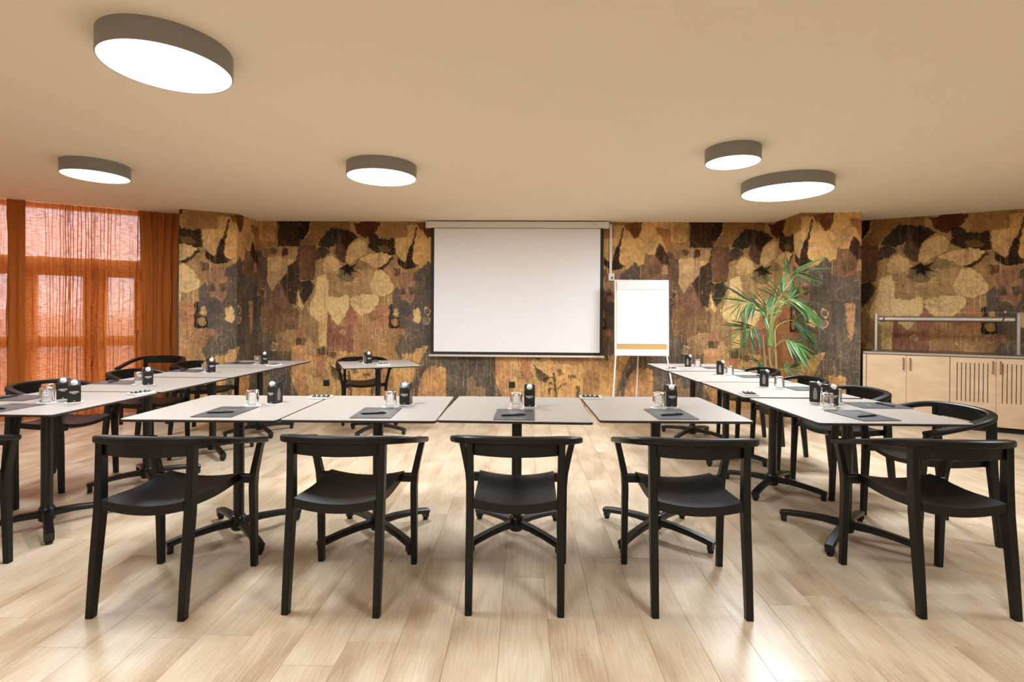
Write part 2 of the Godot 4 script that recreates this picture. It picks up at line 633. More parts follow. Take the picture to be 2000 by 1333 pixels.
	var im := Image.create_from_data(PW, PH, false, Image.FORMAT_RGB8, out)
	return im

func weave_image() -> Image:
	var s := 512
	var h := noise_bytes(48, 512, 0.25, 41, s, s, 3)
	var v := noise_bytes(512, 40, 0.25, 42, s, s, 3)
	var out := PackedByteArray()
	out.resize(s * s * 3)
	for i in s * s:
		var t: float = 1.0 + (h[i] - 128) / 128.0 * 0.13 + (v[i] - 128) / 128.0 * 0.16
		var g := int(clampf(244.0 * t, 0, 255))
		out[i * 3] = g
		out[i * 3 + 1] = g
		out[i * 3 + 2] = g
	return Image.create_from_data(s, s, false, Image.FORMAT_RGB8, out)

func speckle_image(size: int, sd: int, lo: float, hi: float) -> Image:
	var a := noise_bytes(size, size, 0.2, sd, size, size, 3)
	var b := noise_bytes(size, size, 0.02, sd + 1, size, size, 3)
	var out := PackedByteArray()
	out.resize(size * size * 3)
	for i in size * size:
		var g := int(255.0 * clampf(lerpf(lo, hi, 0.5 + (a[i] - 128) / 256.0 * 0.9 + (b[i] - 128) / 256.0 * 0.8), 0, 1))
		out[i * 3] = g
		out[i * 3 + 1] = g
		out[i * 3 + 2] = g
	return Image.create_from_data(size, size, false, Image.FORMAT_RGB8, out)

func materials() -> void:
	var oak := wood_image(1024, 8, c8(178, 149, 120), c8(209, 184, 155), c8(229, 210, 186), 3)
	M.floor = mat(Color.WHITE, 0.34)
	M.floor.albedo_texture = texture(oak)
	M.subfloor = mat(c8(120, 92, 66), 0.8)
	var ply := wood_image(512, 2, c8(206, 172, 136), c8(218, 186, 150), c8(228, 200, 166), 11)
	ply.rotate_90(CLOCKWISE)
	M.cabinet = mat(Color.WHITE, 0.45)
	M.cabinet.albedo_texture = texture(ply)
	M.cabinet.uv1_triplanar = true
	M.cabinet.uv1_scale = Vector3(1.1, 1.1, 1.1)
	M.ceiling = mat(c8(242, 228, 206), 0.9, 0.0, 0.2)
	M.paint = mat(c8(226, 218, 204), 0.9, 0.0, 0.2)
	M.mural = mat(Color.WHITE, 0.75, 0.0, 0.3)
	M.mural.albedo_texture = texture(mural_image())
	M.mural.detail_enabled = true
	M.mural.detail_albedo = texture(weave_image())
	M.mural.detail_blend_mode = BaseMaterial3D.BLEND_MODE_MUL
	M.mural.detail_uv_layer = BaseMaterial3D.DETAIL_UV_2
	M.chair = mat(c8(10, 9, 8), 0.40, 0.0, 0.42)
	M.chair.albedo_texture = texture(speckle_image(256, 51, 0.75, 1.0))
	M.chair.uv1_triplanar = true
	M.chair.uv1_scale = Vector3(9, 2, 9)
	M.top = mat(c8(174, 162, 152), 0.42)
	M.top.albedo_texture = texture(speckle_image(256, 55, 0.94, 1.0))
	M.top.uv1_triplanar = true
	M.top.uv1_scale = Vector3(3, 3, 3)
	M.core = mat(c8(40, 34, 30), 0.5)
	M.steel_black = mat(c8(16, 15, 15), 0.35)
	M.rubber = mat(c8(16, 16, 16), 0.7)
	M.lamp_grey = mat(c8(142, 138, 134), 0.5)
	M.glow = mat(c8(255, 252, 246), 0.6)
	M.glow.emission_enabled = true
	M.glow.emission = Color(1.0, 0.99, 0.97)
	M.glow.emission_energy_multiplier = 2.2
	M.linen = mat(Color.WHITE, 0.9, 0.0, 0.2)
	M.linen.albedo_texture = texture(linen_image(512, 61))
	M.linen.transparency = BaseMaterial3D.TRANSPARENCY_ALPHA
	M.linen.backlight_enabled = true
	M.linen.backlight = Color(1.0, 1.0, 1.0)
	M.linen.cull_mode = BaseMaterial3D.CULL_DISABLED
	M.drape = mat(c8(172, 98, 44), 0.9, 0.0, 0.2)
	M.drape.cull_mode = BaseMaterial3D.CULL_DISABLED
	M.frame_white = mat(c8(206, 200, 192), 0.5)
	M.pane = mat(Color(1, 1, 1, 0.06), 0.02)
	M.pane.transparency = BaseMaterial3D.TRANSPARENCY_ALPHA
	M.screen = mat(c8(244, 241, 242), 0.9, 0.0, 0.2)
	M.screen_black = mat(c8(46, 42, 38), 0.8)
	M.white = mat(c8(232, 224, 214), 0.5)
	M.white_metal = mat(c8(228, 226, 222), 0.4)
	M.paper = mat(c8(244, 240, 236), 0.9, 0.0, 0.2)
	M.kraft = mat(c8(206, 162, 98), 0.8)
	M.black_plastic = mat(c8(26, 23, 21), 0.45)
	M.grey_plastic = mat(c8(120, 114, 108), 0.5)
	M.carton = mat(c8(30, 25, 22), 0.32)
	M.cap = mat(c8(240, 238, 234), 0.4)
	M.print_white = mat(c8(226, 222, 216), 0.6)
	M.print_grey = mat(c8(140, 134, 128), 0.5)
	M.glass = mat(Color(1, 1, 1, 0.0), 0.0)
	M.glass.refraction_enabled = true
	M.glass.refraction_scale = 0.05
	M.glass.transparency = BaseMaterial3D.TRANSPARENCY_ALPHA
	M.folder = mat(c8(96, 94, 96), 0.38)
	M.folder.albedo_texture = texture(speckle_image(128, 71, 0.7, 1.0))
	M.folder.uv1_triplanar = true
	M.folder.uv1_scale = Vector3(6, 6, 6)
	M.china = mat(c8(236, 232, 226), 0.25)
	M.sweet = mat(c8(28, 24, 24), 0.3)
	M.stainless = mat(c8(206, 203, 200), 0.36, 1.0)
	M.worktop = mat(c8(92, 84, 78), 0.3)
	M.bronze = mat(c8(150, 110, 74), 0.35, 0.8)
	M.plinth = mat(c8(34, 28, 24), 0.7)
	M.guard_glass = mat(Color(1, 1, 1, 0.05), 0.02)
	M.guard_glass.transparency = BaseMaterial3D.TRANSPARENCY_ALPHA
	M.leaf = []
	for c in [c8(58, 92, 42), c8(44, 74, 50), c8(80, 114, 54)]:
		var m := mat(c, 0.45)
		m.backlight_enabled = true
		m.backlight = Color(0.35, 0.35, 0.25)
		m.cull_mode = BaseMaterial3D.CULL_DISABLED
		M.leaf.append(m)
	M.stem = mat(c8(112, 132, 66), 0.5)
	M.cane = mat(c8(150, 122, 84), 0.7)
	M.pot = mat(c8(150, 122, 94), 0.6)
	M.soil = mat(c8(58, 44, 34), 0.95)

# ---------------------------------------------------------------- the room
const LEFT_WALL := [Vector2(-4.319, -6.338), Vector2(-3.754, -6.635)]
var window_from := Vector3(-6.047, 0, -5.793)
var window_dir := Vector3(0.858, 0, -0.514)
var window_out := Vector3(-0.514, 0, -0.858)
var alcove_from := Vector3(4.553, 0, -6.998)
var alcove_dir := Vector3(0.8733, 0, 0.4872)
var alcove_in := Vector3(-0.4872, 0, 0.8733)

# a papered wall face from a to b (seen from the room with a on the left), thick behind
func papered(called: String, a: Vector2, b: Vector2, u0: float, thick := 0.12) -> MeshInstance3D:
	var st := new_st()
	var len := a.distance_to(b)
	var back := Vector2(b.y - a.y, -(b.x - a.x)).normalized() * thick
	var A := Vector3(a.x, 0, a.y)
	var B := Vector3(b.x, 0, b.y)
	var K := Vector3(back.x, 0, back.y)
	var up := Vector3(0, H, 0)
	var u1 := u0 + len
	var uv := [Vector2(u0 / 2.88, 2.59 / 2.592), Vector2(u0 / 2.88, 0), Vector2(u1 / 2.88, 0), Vector2(u1 / 2.88, 2.59 / 2.592)]
	var uv2 := [Vector2(u0 / 0.9, 2.59 / 0.9), Vector2(u0 / 0.9, 0), Vector2(u1 / 0.9, 0), Vector2(u1 / 0.9, 2.59 / 0.9)]
	var p := [A, A + up, B + up, B]
	for i in [0, 1, 2, 0, 2, 3]:
		st.set_uv(uv[i])
		st.set_uv2(uv2[i])
		st.add_vertex(p[i])
	st.set_uv(Vector2.ZERO)
	st.set_uv2(Vector2.ZERO)
	quad(st, B + K, B + K + up, A + K + up, A + K)
	quad(st, A + up, A + up + K, B + up + K, B + up)
	quad(st, A + K, A, B, B + K)
	quad(st, A + K, A + K + up, A + up, A)
	quad(st, B, B + up, B + K + up, B + K)
	return struct(called, done(st), M.mural)

func plain_wall(called: String, a: Vector2, b: Vector2, thick := 0.15) -> void:
	var mid := (a + b) / 2
	var dir := (b - a).normalized()
	var out := Vector2(dir.y, -dir.x)
	var c := mid + out * thick / 2
	var basis := Basis(Vector3(dir.x, 0, dir.y), Vector3.UP, Vector3(dir.x, 0, dir.y).cross(Vector3.UP))
	struct(called, box_mesh(Vector3(c.x, H / 2, c.y), Vector3(a.distance_to(b) + 0.1, H, thick), 0.0, basis), M.paint)

func room() -> void:
	# floor: 196 mm planks on a slab
	var outline := [Vector2(-8.2, 3.15), Vector2(8.25, 3.15), Vector2(8.25, -5.15), Vector2(4.35, -7.33), Vector2(-4.35, -7.30), Vector2(-8.2, -4.95)]
	var st := new_st()
	slab(st, outline, -0.148, -0.012, 0.001)
	var base := struct("floor", done(st), M.subfloor)
	planks(base)
	st = new_st()
	slab(st, outline, H, H + 0.12, 0.001)
	struct("ceiling", done(st), M.ceiling)
	# papered walls, the print running on round the corners
	papered("wall_back", Vector2(-4.35, BACK), Vector2(4.30, BACK), 2.88 - 0.58)
	papered("wall_pillar_left_side", Vector2(-3.754, -6.635), Vector2(-3.770, BACK), 2.88 - 0.525, 0.05)
	papered("wall_pillar_left", Vector2(-4.319, -6.338), Vector2(-3.754, -6.635), 2.88 - 0.525 - 0.638, 0.05)
	papered("wall_pillar_left_return", Vector2(-4.56, -7.10), Vector2(-4.330, -6.375), 0.9, 0.04)
	papered("wall_pillar_right_side", Vector2(3.455, BACK), Vector2(3.455, -6.50), 7.225, 0.05)
	papered("wall_pillar_right", Vector2(3.455, -6.50), Vector2(4.184, -6.465), 7.885, 0.05)
	papered("wall_pillar_right_return", Vector2(4.184, -6.465), Vector2(4.30, -7.15), 8.615, 0.05)
	var far := alcove_from - alcove_dir * 0.45
	var near := alcove_from + alcove_dir * 4.0
	papered("wall_right_alcove", Vector2(far.x, far.z), Vector2(near.x, near.z), 0.681 - 0.45 + 2.88)
	plain_wall("wall_right", Vector2(near.x, near.z), Vector2(near.x, 3.0))
	plain_wall("wall_front", Vector2(8.1, 3.0), Vector2(-8.1, 3.0))
	plain_wall("wall_left", Vector2(-8.05, 3.0), Vector2(-8.05, -4.7))
	window_wall()

func planks(base: Node3D) -> void:
	var w := 0.196
	var long := 1.29
	var known := {-9: -1.905, -7: -1.972, -3: -1.975, 1: -2.153, 0: -2.488, 4: -2.263, 9: -2.025, 8: -2.34, -2: -2.287}
	var variants := []
	for i in 8:
		for flip in 2:
			var st := new_st()
			var e := 0.0011
			var x := w / 2
			var z := long / 2
			var u0 := i / 8.0 + 0.003
			var u1 := (i + 1) / 8.0 - 0.003
			var v0 := 0.0
			var v1 := 0.93
			if flip:
				v0 = 0.97
				v1 = 0.04
			var t := [Vector3(-x + e, 0, z - e), Vector3(-x + e, 0, -z + e), Vector3(x - e, 0, -z + e), Vector3(x - e, 0, z - e)]
			var b := [Vector3(-x, -0.0025, z), Vector3(-x, -0.0025, -z), Vector3(x, -0.0025, -z), Vector3(x, -0.0025, z)]
			var uv := [Vector2(u0, v1), Vector2(u0, v0), Vector2(u1, v0), Vector2(u1, v1)]
			quad_uv(st, t, uv)
			for k in 4:
				var n := (k + 1) % 4
				quad_uv(st, [t[k], b[k], b[n], t[n]], [uv[k], uv[k], uv[n], uv[n]])
				quad_uv(st, [b[k], b[k] + Vector3(0, -0.0095, 0), b[n] + Vector3(0, -0.0095, 0), b[n]], [uv[k], uv[k], uv[n], uv[n]])
			variants.append(done(st))
	var spots := []
	var r := RandomNumberGenerator.new()
	r.seed = 99
	for k in range(-42, 42):
		var x: float = -0.086 + w * (k + 0.5)
		var start: float = known[k] if known.has(k) else -2.0 - r.randf() * long
		var z := start + long * ceilf((3.0 - start) / long)
		while z > -7.2:
			var mid := Vector3(x, 0, z - long / 2)
			pass
			var see := -mid.z > 1.0 and absf(mid.x) < -mid.z * 1.05 + 0.7
			spots.append([mid.length() if see else 100.0 + mid.length(), mid, r.randi_range(0, 15)])
			z -= long
	spots.sort_custom(func(a, b): return a[0] < b[0])
	var rest := SurfaceTool.new()
	rest.begin(Mesh.PRIMITIVE_TRIANGLES)
	for i in spots.size():
		if i < 290:
			var o := part("plank", variants[spots[i][2]], M.floor, base)
			o.position = spots[i][1]
		else:
			rest.append_from(variants[spots[i][2]], 0, Transform3D(Basis.IDENTITY, spots[i][1]))
	var more := part("plank_field", rest.commit(), M.floor, base)
	more.set_meta("kind", "stuff")

# the glazed wall behind the curtains: t runs along it, openings are [t0, t1, y0, y1]
func window_wall() -> void:
	var at := window_from + window_out * 0.13
	var basis := Basis(window_dir, Vector3.UP, -window_out)
	var t0 := -2.7
	var t1 := 1.95
	var cols := [[-2.45, -1.75], [-1.5, -0.95], [-0.75, 0.037], [0.29, 0.722], [0.957, 1.24]]
	var st := new_st()
	var add := func(into: SurfaceTool, a: float, b: float, y0: float, y1: float, depth: float) -> void:
		box(into, at + window_dir * ((a + b) / 2) + Vector3(0, (y0 + y1) / 2, 0) + window_out * depth / 2, Vector3(b - a, y1 - y0, depth), 0.0, basis)
	add.call(st, t0, t1, 0.0, 0.10, 0.12)
	add.call(st, 1.302, t1, 0.10, H, 0.12)
	add.call(st, t0, -2.6, 0.10, H, 0.12)
	struct("wall_window", done(st), M.paint)
	st = new_st()
	add.call(st, -2.6, 1.302, 1.735, 1.955, 0.08)
	add.call(st, -2.6, 1.302, 0.86, 0.985, 0.08)
	add.call(st, -2.6, 1.302, 2.55, H, 0.08)
	var edges := [-2.6]
	for c in cols: edges += [c[0], c[1]]
	edges.append(1.302)
	for i in range(0, edges.size(), 2):
		add.call(st, edges[i], edges[i + 1], 0.10, 0.86, 0.08)
		add.call(st, edges[i], edges[i + 1], 0.985, 1.735, 0.08)
	var win := struct("window_1", done(st), M.frame_white)
	for c in cols:
		for y in [[0.10, 0.86], [0.985, 1.735]]:
			part("pane", box_mesh(at + window_dir * ((c[0] + c[1]) / 2) + Vector3(0, (y[0] + y[1]) / 2, 0) + window_out * 0.04, Vector3(c[1] - c[0], y[1] - y[0], 0.006), 0.0, basis), M.pane, win)
	for a in [[-2.6, -1.3], [-1.3, 0.0], [0.0, 1.302]]:
		part("pane", box_mesh(at + window_dir * ((a[0] + a[1]) / 2) + Vector3(0, 2.2525, 0) + window_out * 0.04, Vector3(a[1] - a[0], 0.595, 0.006), 0.0, basis), M.pane, win)

# ---------------------------------------------------------------- lamps
func lamps() -> void:
	var list := [
		[-1.768, -2.506, 0.285, "large round grey ceiling lamp closest above the front tables"],
		[2.521, -5.009, 0.40, "widest round ceiling lamp above the cabinet side tables"],
		[1.624, -4.052, 0.205, "smallest round ceiling lamp next to the widest one"],
		[-1.255, -4.494, 0.30, "round ceiling lamp alone between curtain and projection screen"],
		[-3.792, -4.464, 0.25, "round ceiling lamp beside the orange curtains"],
		[1.2, -0.9, 0.25, "round ceiling lamp overhead behind the front chairs"],
		[4.1, -2.1, 0.25, "round ceiling lamp out over the cabinet side aisle"],
		[-4.4, -1.4, 0.22, "round ceiling lamp out over the curtain side aisle"],
		[-1.4, 1.0, 0.30, "round ceiling lamp well behind the front row of chairs"]]
	for l in list:
		var r: float = l[2]
		var t := thing("ceiling_lamp", l[3], "lamp", Vector3(l[0], H - 0.11, l[1]), 0.0, "round ceiling lamps")
		part("housing", lathe_mesh([[r - 0.006, 0.004], [r - 0.003, 0.0], [r, 0.004], [r, 0.11], [0.0, 0.11]], 72), M.lamp_grey, t)
		part("diffuser", lathe_mesh([[0.0, 0.0005], [r - 0.02, 0.0005], [r - 0.007, 0.002], [r - 0.006, 0.01]], 72), M.glow, t)
		var a := AreaLight3D.new()
		a.name = "lamp_light"
		a.area_size = Vector2(r * 1.77, r * 1.77)
		a.light_energy = LAMP_POWER * PI * r * r
		a.light_color = Color(0.925, 0.97, 1.0)
		a.rotation = Vector3(-PI / 2, 0, 0)
		a.position = Vector3(0, -0.004, 0)
		a.shadow_enabled = true
		a.area_range = 20.0
		t.add_child(a)

# ---------------------------------------------------------------- curtains
func curtain_mesh(t0: float, t1: float, off: float, depth: float, fold: float, sd: int, y0: float, gather := 0.0, lateral := 0.9, pinch := 0.0) -> ArrayMesh:
	var n := FastNoiseLite.new()
	n.seed = sd
	n.frequency = 1.0
	n.noise_type = FastNoiseLite.TYPE_SIMPLEX_SMOOTH
	var cols := int((t1 - t0) / fold * 22.0)
	var rows := 14
	var st := new_st()
	st.set_smooth_group(1)
	var grid := []
	for j in rows + 1:
		var v := float(j) / rows
		var line := []
		for i in cols + 1:
			var u := float(i) / cols
			var t := lerpf(t0, t1, u)
			var ph := t / fold + n.get_noise_2d(t * 1.7, 3.0) * 1.6 + n.get_noise_2d(t * 3.0, v * 1.2 + 9.0) * 0.5
			var amp := depth * (0.55 + 0.45 * n.get_noise_2d(t * 2.2, 40.0 + v)) * (0.75 + 0.4 * v)
			var d := sin(ph * TAU) * amp + sin(ph * TAU * 2.0 + 1.0) * amp * 0.25
			var slide := cos(ph * TAU) * amp * lateral
			if pinch > 0.0:
				# mostly flat cloth with narrow folds laid over themselves
				var q := ph - floorf(ph)
				d = 0.004 * sin(ph * 2.3)
				slide = 0.0
				if q > 0.66:
					var s := (q - 0.66) / 0.34 * TAU
					d += amp * (1.0 - cos(s)) * 0.5
					slide = -sin(s) * fold * pinch * (0.6 + 0.8 * n.get_noise_2d(floorf(ph) * 7.3, 70.0))
			var shift := gather * sin(v * PI) * (u - 0.5)
			var p := window_from + window_dir * (t + shift + slide) - window_out * (off + d)
			p.y = lerpf(H - 0.004, y0, v)
			line.append([p, Vector2((t - t0) * 1.25 / 0.6, v * 2.55 / 0.6)])
		grid.append(line)
	for j in rows:
		for i in cols:
			quad_uv(st, [grid[j + 1][i][0], grid[j][i][0], grid[j][i + 1][0], grid[j + 1][i + 1][0]], [grid[j + 1][i][1], grid[j][i][1], grid[j][i + 1][1], grid[j + 1][i + 1][1]])
	return done(st)

func curtains() -> void:
	solo("sheer_curtain", curtain_mesh(0.16, 1.36, 0.0, 0.034, 0.068, 5, 0.015, 0.0, 0.9, 0.30), M.linen, "sheer orange linen curtain lit from behind, between two darker drapes", "curtain", "orange curtains")
	solo("sheer_curtain", curtain_mesh(-2.5, 0.12, 0.0, 0.034, 0.068, 6, 0.015, 0.0, 0.9, 0.30), M.linen, "sheer orange linen curtain running out past the narrow drape", "curtain", "orange curtains")
	solo("drape", curtain_mesh(1.31, 1.74, 0.05, 0.035, 0.105, 8, 0.012, -0.1), M.drape, "rust orange opaque drape gathered against the papered pillar", "curtain", "orange curtains")
	solo("drape", curtain_mesh(0.07, 0.24, 0.06, 0.028, 0.085, 9, 0.012), M.drape, "narrow rust orange drape between the two sheer curtains", "curtain", "orange curtains")

# ---------------------------------------------------------------- tables
const TABLES := [
	["front1", -1.632, -2.915, 1.0], ["front2", -0.836, -2.947, 1.0], ["front3", -0.034, -2.968, -1.0], ["front4", 0.778, -3.022, 1.2],
	["cab1", 1.882, -3.020, 0.8], ["cab2", 1.855, -3.848, 1.2], ["cab3", 1.828, -4.662, 1.4], ["cab4", 1.806, -5.505, 0.8],
	["cur1", -2.836, -2.995, 0.0], ["cur2", -2.832, -3.806, 0.0], ["cur3", -2.836, -4.627, 0.0], ["cur4", -2.822, -5.440, 0.0],
	["rear", -1.583, -5.565, 24.0]]
const WHERE := {
	"front1": "front row table first from the curtains", "front2": "front row table second from the curtains",
	"front3": "front row table third from the curtains", "front4": "front row table fourth from the curtains",
	"cab1": "first cabinet side table", "cab2": "second cabinet side table", "cab3": "third cabinet side table", "cab4": "fourth cabinet side table",
	"cur1": "first curtain side table", "cur2": "second curtain side table", "cur3": "third curtain side table", "cur4": "fourth curtain side table",
	"rear": "lone turned table near the screen"}

func tables() -> void:
	var side := 0.788
	var t := thing("meeting_table", "", "table", Vector3.ZERO, 0.0, "square meeting tables")
	t.set_meta("base_name", "meeting_table")
	var st := new_st()
	slab(st, rounded(side, side, 0.022), TOP - 0.013, TOP - 0.0012, 0.002)
	var board := part("tabletop", done(st), M.core, t)
	st = new_st()
	slab(st, rounded(side - 0.003, side - 0.003, 0.021), TOP - 0.0012, TOP, 0.0005)
	part("laminate", done(st), M.top, board, "taupe laminate surface")
	st = new_st()
	lathe(st, [[0.029, 0.09], [0.029, TOP - 0.03]], 28)
	part("column", done(st), M.steel_black, t)
	st = new_st()
	box(st, Vector3(0, TOP - 0.022, 0), Vector3(0.40, 0.018, 0.06), 0.003)
	box(st, Vector3(0, TOP - 0.022, 0), Vector3(0.06, 0.018, 0.40), 0.003)
	box(st, Vector3(0, TOP - 0.045, 0), Vector3(0.09, 0.03, 0.09), 0.006)
	part("mounting_plate", done(st), M.steel_black, t)
	st = new_st()
	lathe(st, [[0.0, 0.035], [0.034, 0.035], [0.040, 0.042], [0.040, 0.105], [0.034, 0.118], [0.029, 0.12]], 28, Vector3.ZERO, true)
	part("hub", done(st), M.steel_black, t)
	for k in 4:
		var a := PI / 4 + PI / 2 * k
		var d := Vector3(cos(a), 0, sin(a))
		st = new_st()
		var up := Vector3.UP
		var pts := []
		for q in [[0.025, 0.078], [0.12, 0.079], [0.22, 0.071], [0.30, 0.060], [0.352, 0.050]]:
			pts.append(d * q[0] + up * q[1])
		sweep(st, pts, [0.044, 0.044, 0.045, 0.046, 0.046], [0.040, 0.034, 0.030, 0.030, 0.028], 0.006, up)
		box(st, d * 0.335 + up * 0.034, Vector3(0.028, 0.04, 0.046), 0.005, Basis(Vector3.UP, -a))
		var arm := part("foot", done(st), M.steel_black, t)
		part("glide", lathe_mesh([[0.0, 0.0], [0.014, 0.0], [0.016, 0.004], [0.016, 0.014], [0.0, 0.014]], 16, true, d * 0.335), M.rubber, arm)
	for i in TABLES.size():
		var q: Array = TABLES[i]
		var label := "square taupe pedestal table, the " + String(WHERE[q[0]])
		if i == 0:
			t.position = Vector3(q[1], 0, q[2])
			t.rotation.y = deg_to_rad(q[3])
			t.set_meta("label", label)
		else:
			copy(t, label, Vector3(q[1], 0, q[2]), deg_to_rad(q[3]), "square meeting tables")

# ---------------------------------------------------------------- chairs (a chair looks towards -z)
func make_chair() -> Node3D:
	var t := thing("armchair", "", "chair", Vector3.ZERO, 0.0, "black armchairs")
	t.set_meta("base_name", "armchair")
	# seat: a dished board
	var st := new_st()
	var nx := 12
	var nz := 8
	var top := []
	var low := []
	for j in nz + 1:
		var v := float(j) / nz
		var z := lerpf(-0.232, 0.208, v)
		var w := lerpf(0.190, 0.178, v)
		var a := []
		var b := []
		for i in nx + 1:
			var u := float(i) / nx * 2.0 - 1.0
			var y := 0.452 + 0.024 * u * u + 0.006 * cos(v * TAU)
			if j == 0: y -= 0.006
			a.append(Vector3(u * w, y, z))
			b.append(Vector3(u * w, y - (0.040 if j > 0 else 0.024), z))
		top.append(a)
		low.append(b)
	st.set_smooth_group(1)
	for j in nz:
		for i in nx:
			quad(st, top[j][i], top[j][i + 1], top[j + 1][i + 1], top[j + 1][i])
	st.set_smooth_group(2)
	for j in nz:
		for i in nx:
			quad(st, low[j][i], low[j + 1][i], low[j + 1][i + 1], low[j][i + 1])
	for e in [0, nz]:
		st.set_smooth_group(3 + e)
		for i in nx:
			if e == 0: quad(st, low[e][i], low[e][i + 1], top[e][i + 1], top[e][i])
			else: quad(st, low[e][i], top[e][i], top[e][i + 1], low[e][i + 1])
	for e in [0, nx]:
		st.set_smooth_group(20 + e)
		for j in nz:
			if e == 0: quad(st, low[j][e], top[j][e], top[j + 1][e], low[j + 1][e])
			else: quad(st, low[j][e], low[j + 1][e], top[j + 1][e], top[j][e])
	st.set_smooth_group(-1)
	for s in [-1, 1]:
		box(st, Vector3(s * 0.212, 0.449, -0.212), Vector3(0.070, 0.040, 0.036), 0.005)
		box(st, Vector3(s * 0.180, 0.456, 0.186), Vector3(0.030, 0.040, 0.036), 0.005)
	part("seat", done(st), M.chair, t)
	# the bent rail that is armrest and top of the back in one
	st = new_st()
	var half := [Vector3(-0.287, 0.640, -0.232), Vector3(-0.289, 0.664, -0.12), Vector3(-0.285, 0.692, 0.0), Vector3(-0.266, 0.716, 0.10), Vector3(-0.222, 0.730, 0.168), Vector3(-0.15, 0.736, 0.205), Vector3(-0.07, 0.738, 0.222), Vector3(0, 0.739, 0.226)]
	var pts := half.duplicate()
	for i in range(half.size() - 2, -1, -1):
		pts.append(Vector3(-half[i].x, half[i].y, half[i].z))
	pts = spline(pts, 4)
	var ws := []
	var hs := []
	for i in pts.size():
		var k: float = absf(float(i) / (pts.size() - 1) * 2.0 - 1.0)
		ws.append(lerpf(0.036, 0.054, smoothstep(0.2, 0.75, k)))
		hs.append(lerpf(0.034, 0.026, smoothstep(0.3, 0.8, k)))
	sweep(st, pts, ws, hs, 0.006, Vector3.UP)
	part("armrest_rail", done(st), M.chair, t)
	# back panel under the rail
	st = new_st()
	var rings := []
	for i in 13:
		var u := float(i) / 12 * 2.0 - 1.0
		var x := u * 0.196
		var z := 0.220 - 0.045 * u * u
		rings.append(section(Vector3(x, 0.696, z), Vector3(0, 0, 1), Vector3.UP, 0.016, 0.060, 0.003))
	loft(st, rings, true)
	part("backrest", done(st), M.chair, t)
	for s in [-1, 1]:
		st = new_st()
		sweep(st, [Vector3(s * 0.196, 0.0, 0.236), Vector3(s * 0.196, 0.20, 0.216), Vector3(s * 0.196, 0.43, 0.190), Vector3(s * 0.198, 0.56, 0.184), Vector3(s * 0.200, 0.728, 0.180)], [0.030, 0.031, 0.032, 0.031, 0.030], [0.034, 0.042, 0.048, 0.044, 0.040], 0.004, Vector3(0, 0, -1))
		part("leg", done(st), M.chair, t)
		st = new_st()
		sweep(st, [Vector3(s * 0.242, 0.0, -0.236), Vector3(s * 0.242, 0.22, -0.230), Vector3(s * 0.242, 0.40, -0.224), Vector3(s * 0.247, 0.47, -0.222), Vector3(s * 0.264, 0.55, -0.220), Vector3(s * 0.285, 0.640, -0.218)], [0.029, 0.030, 0.031, 0.031, 0.029, 0.027], [0.032, 0.038, 0.044, 0.044, 0.040, 0.038], 0.004, Vector3(0, 0, -1))
		part("leg", done(st), M.chair, t)
	return t

func chairs() -> void:
	var list := [
		[-2.854, -2.310, 0.0, "black wooden armchair cut by the picture edge in the front row"],
		[-1.600, -2.333, -0.7, "black wooden armchair, back view, at front row table first from the curtains"],
		[-0.800, -2.386, -1.5, "black wooden armchair, back view, at front row table second from the curtains"],
		[-0.030, -2.412, 0.0, "black wooden armchair, back view, straight below the projection screen"],
		[0.765, -2.416, -0.8, "black wooden armchair, back view, at front row table fourth from the curtains"],
		[1.901, -2.452, -0.5, "black wooden armchair, back view, at end of the cabinet side column"],
		[2.440, -3.126, 88.0, "black wooden armchair facing the first cabinet side table"],
		[2.385, -3.875, 92.0, "black wooden armchair facing the second cabinet side table"],
		[2.360, -4.560, 90.0, "black wooden armchair facing the third cabinet side table"],
		[2.340, -5.330, 90.0, "black wooden armchair facing the fourth cabinet side table"],
		[-3.510, -2.996, -90.0, "black wooden armchair mostly out of picture facing the curtain side's first table"],
		[-3.490, -3.790, -90.0, "black wooden armchair facing the second curtain side table"],
		[-3.470, -4.640, -90.0, "black wooden armchair facing the third curtain side table"],
		[-3.470, -5.500, -90.0, "black wooden armchair facing the fourth curtain side table"],
		[-4.40, -6.04, -170.0, "black wooden armchair standing spare before the rust orange drape"],
		[-1.94, -6.17, -157.0, "black wooden armchair tucked behind the lone turned table"]]
	var t := make_chair()
	for i in list.size():
		var q: Array = list[i]
		if i == 0:
			t.position = Vector3(q[0], 0, q[1])
			t.rotation.y = deg_to_rad(q[2])
			t.set_meta("label", q[3])
		else:
			copy(t, q[3], Vector3(q[0], 0, q[1]), deg_to_rad(q[2]), "black armchairs")

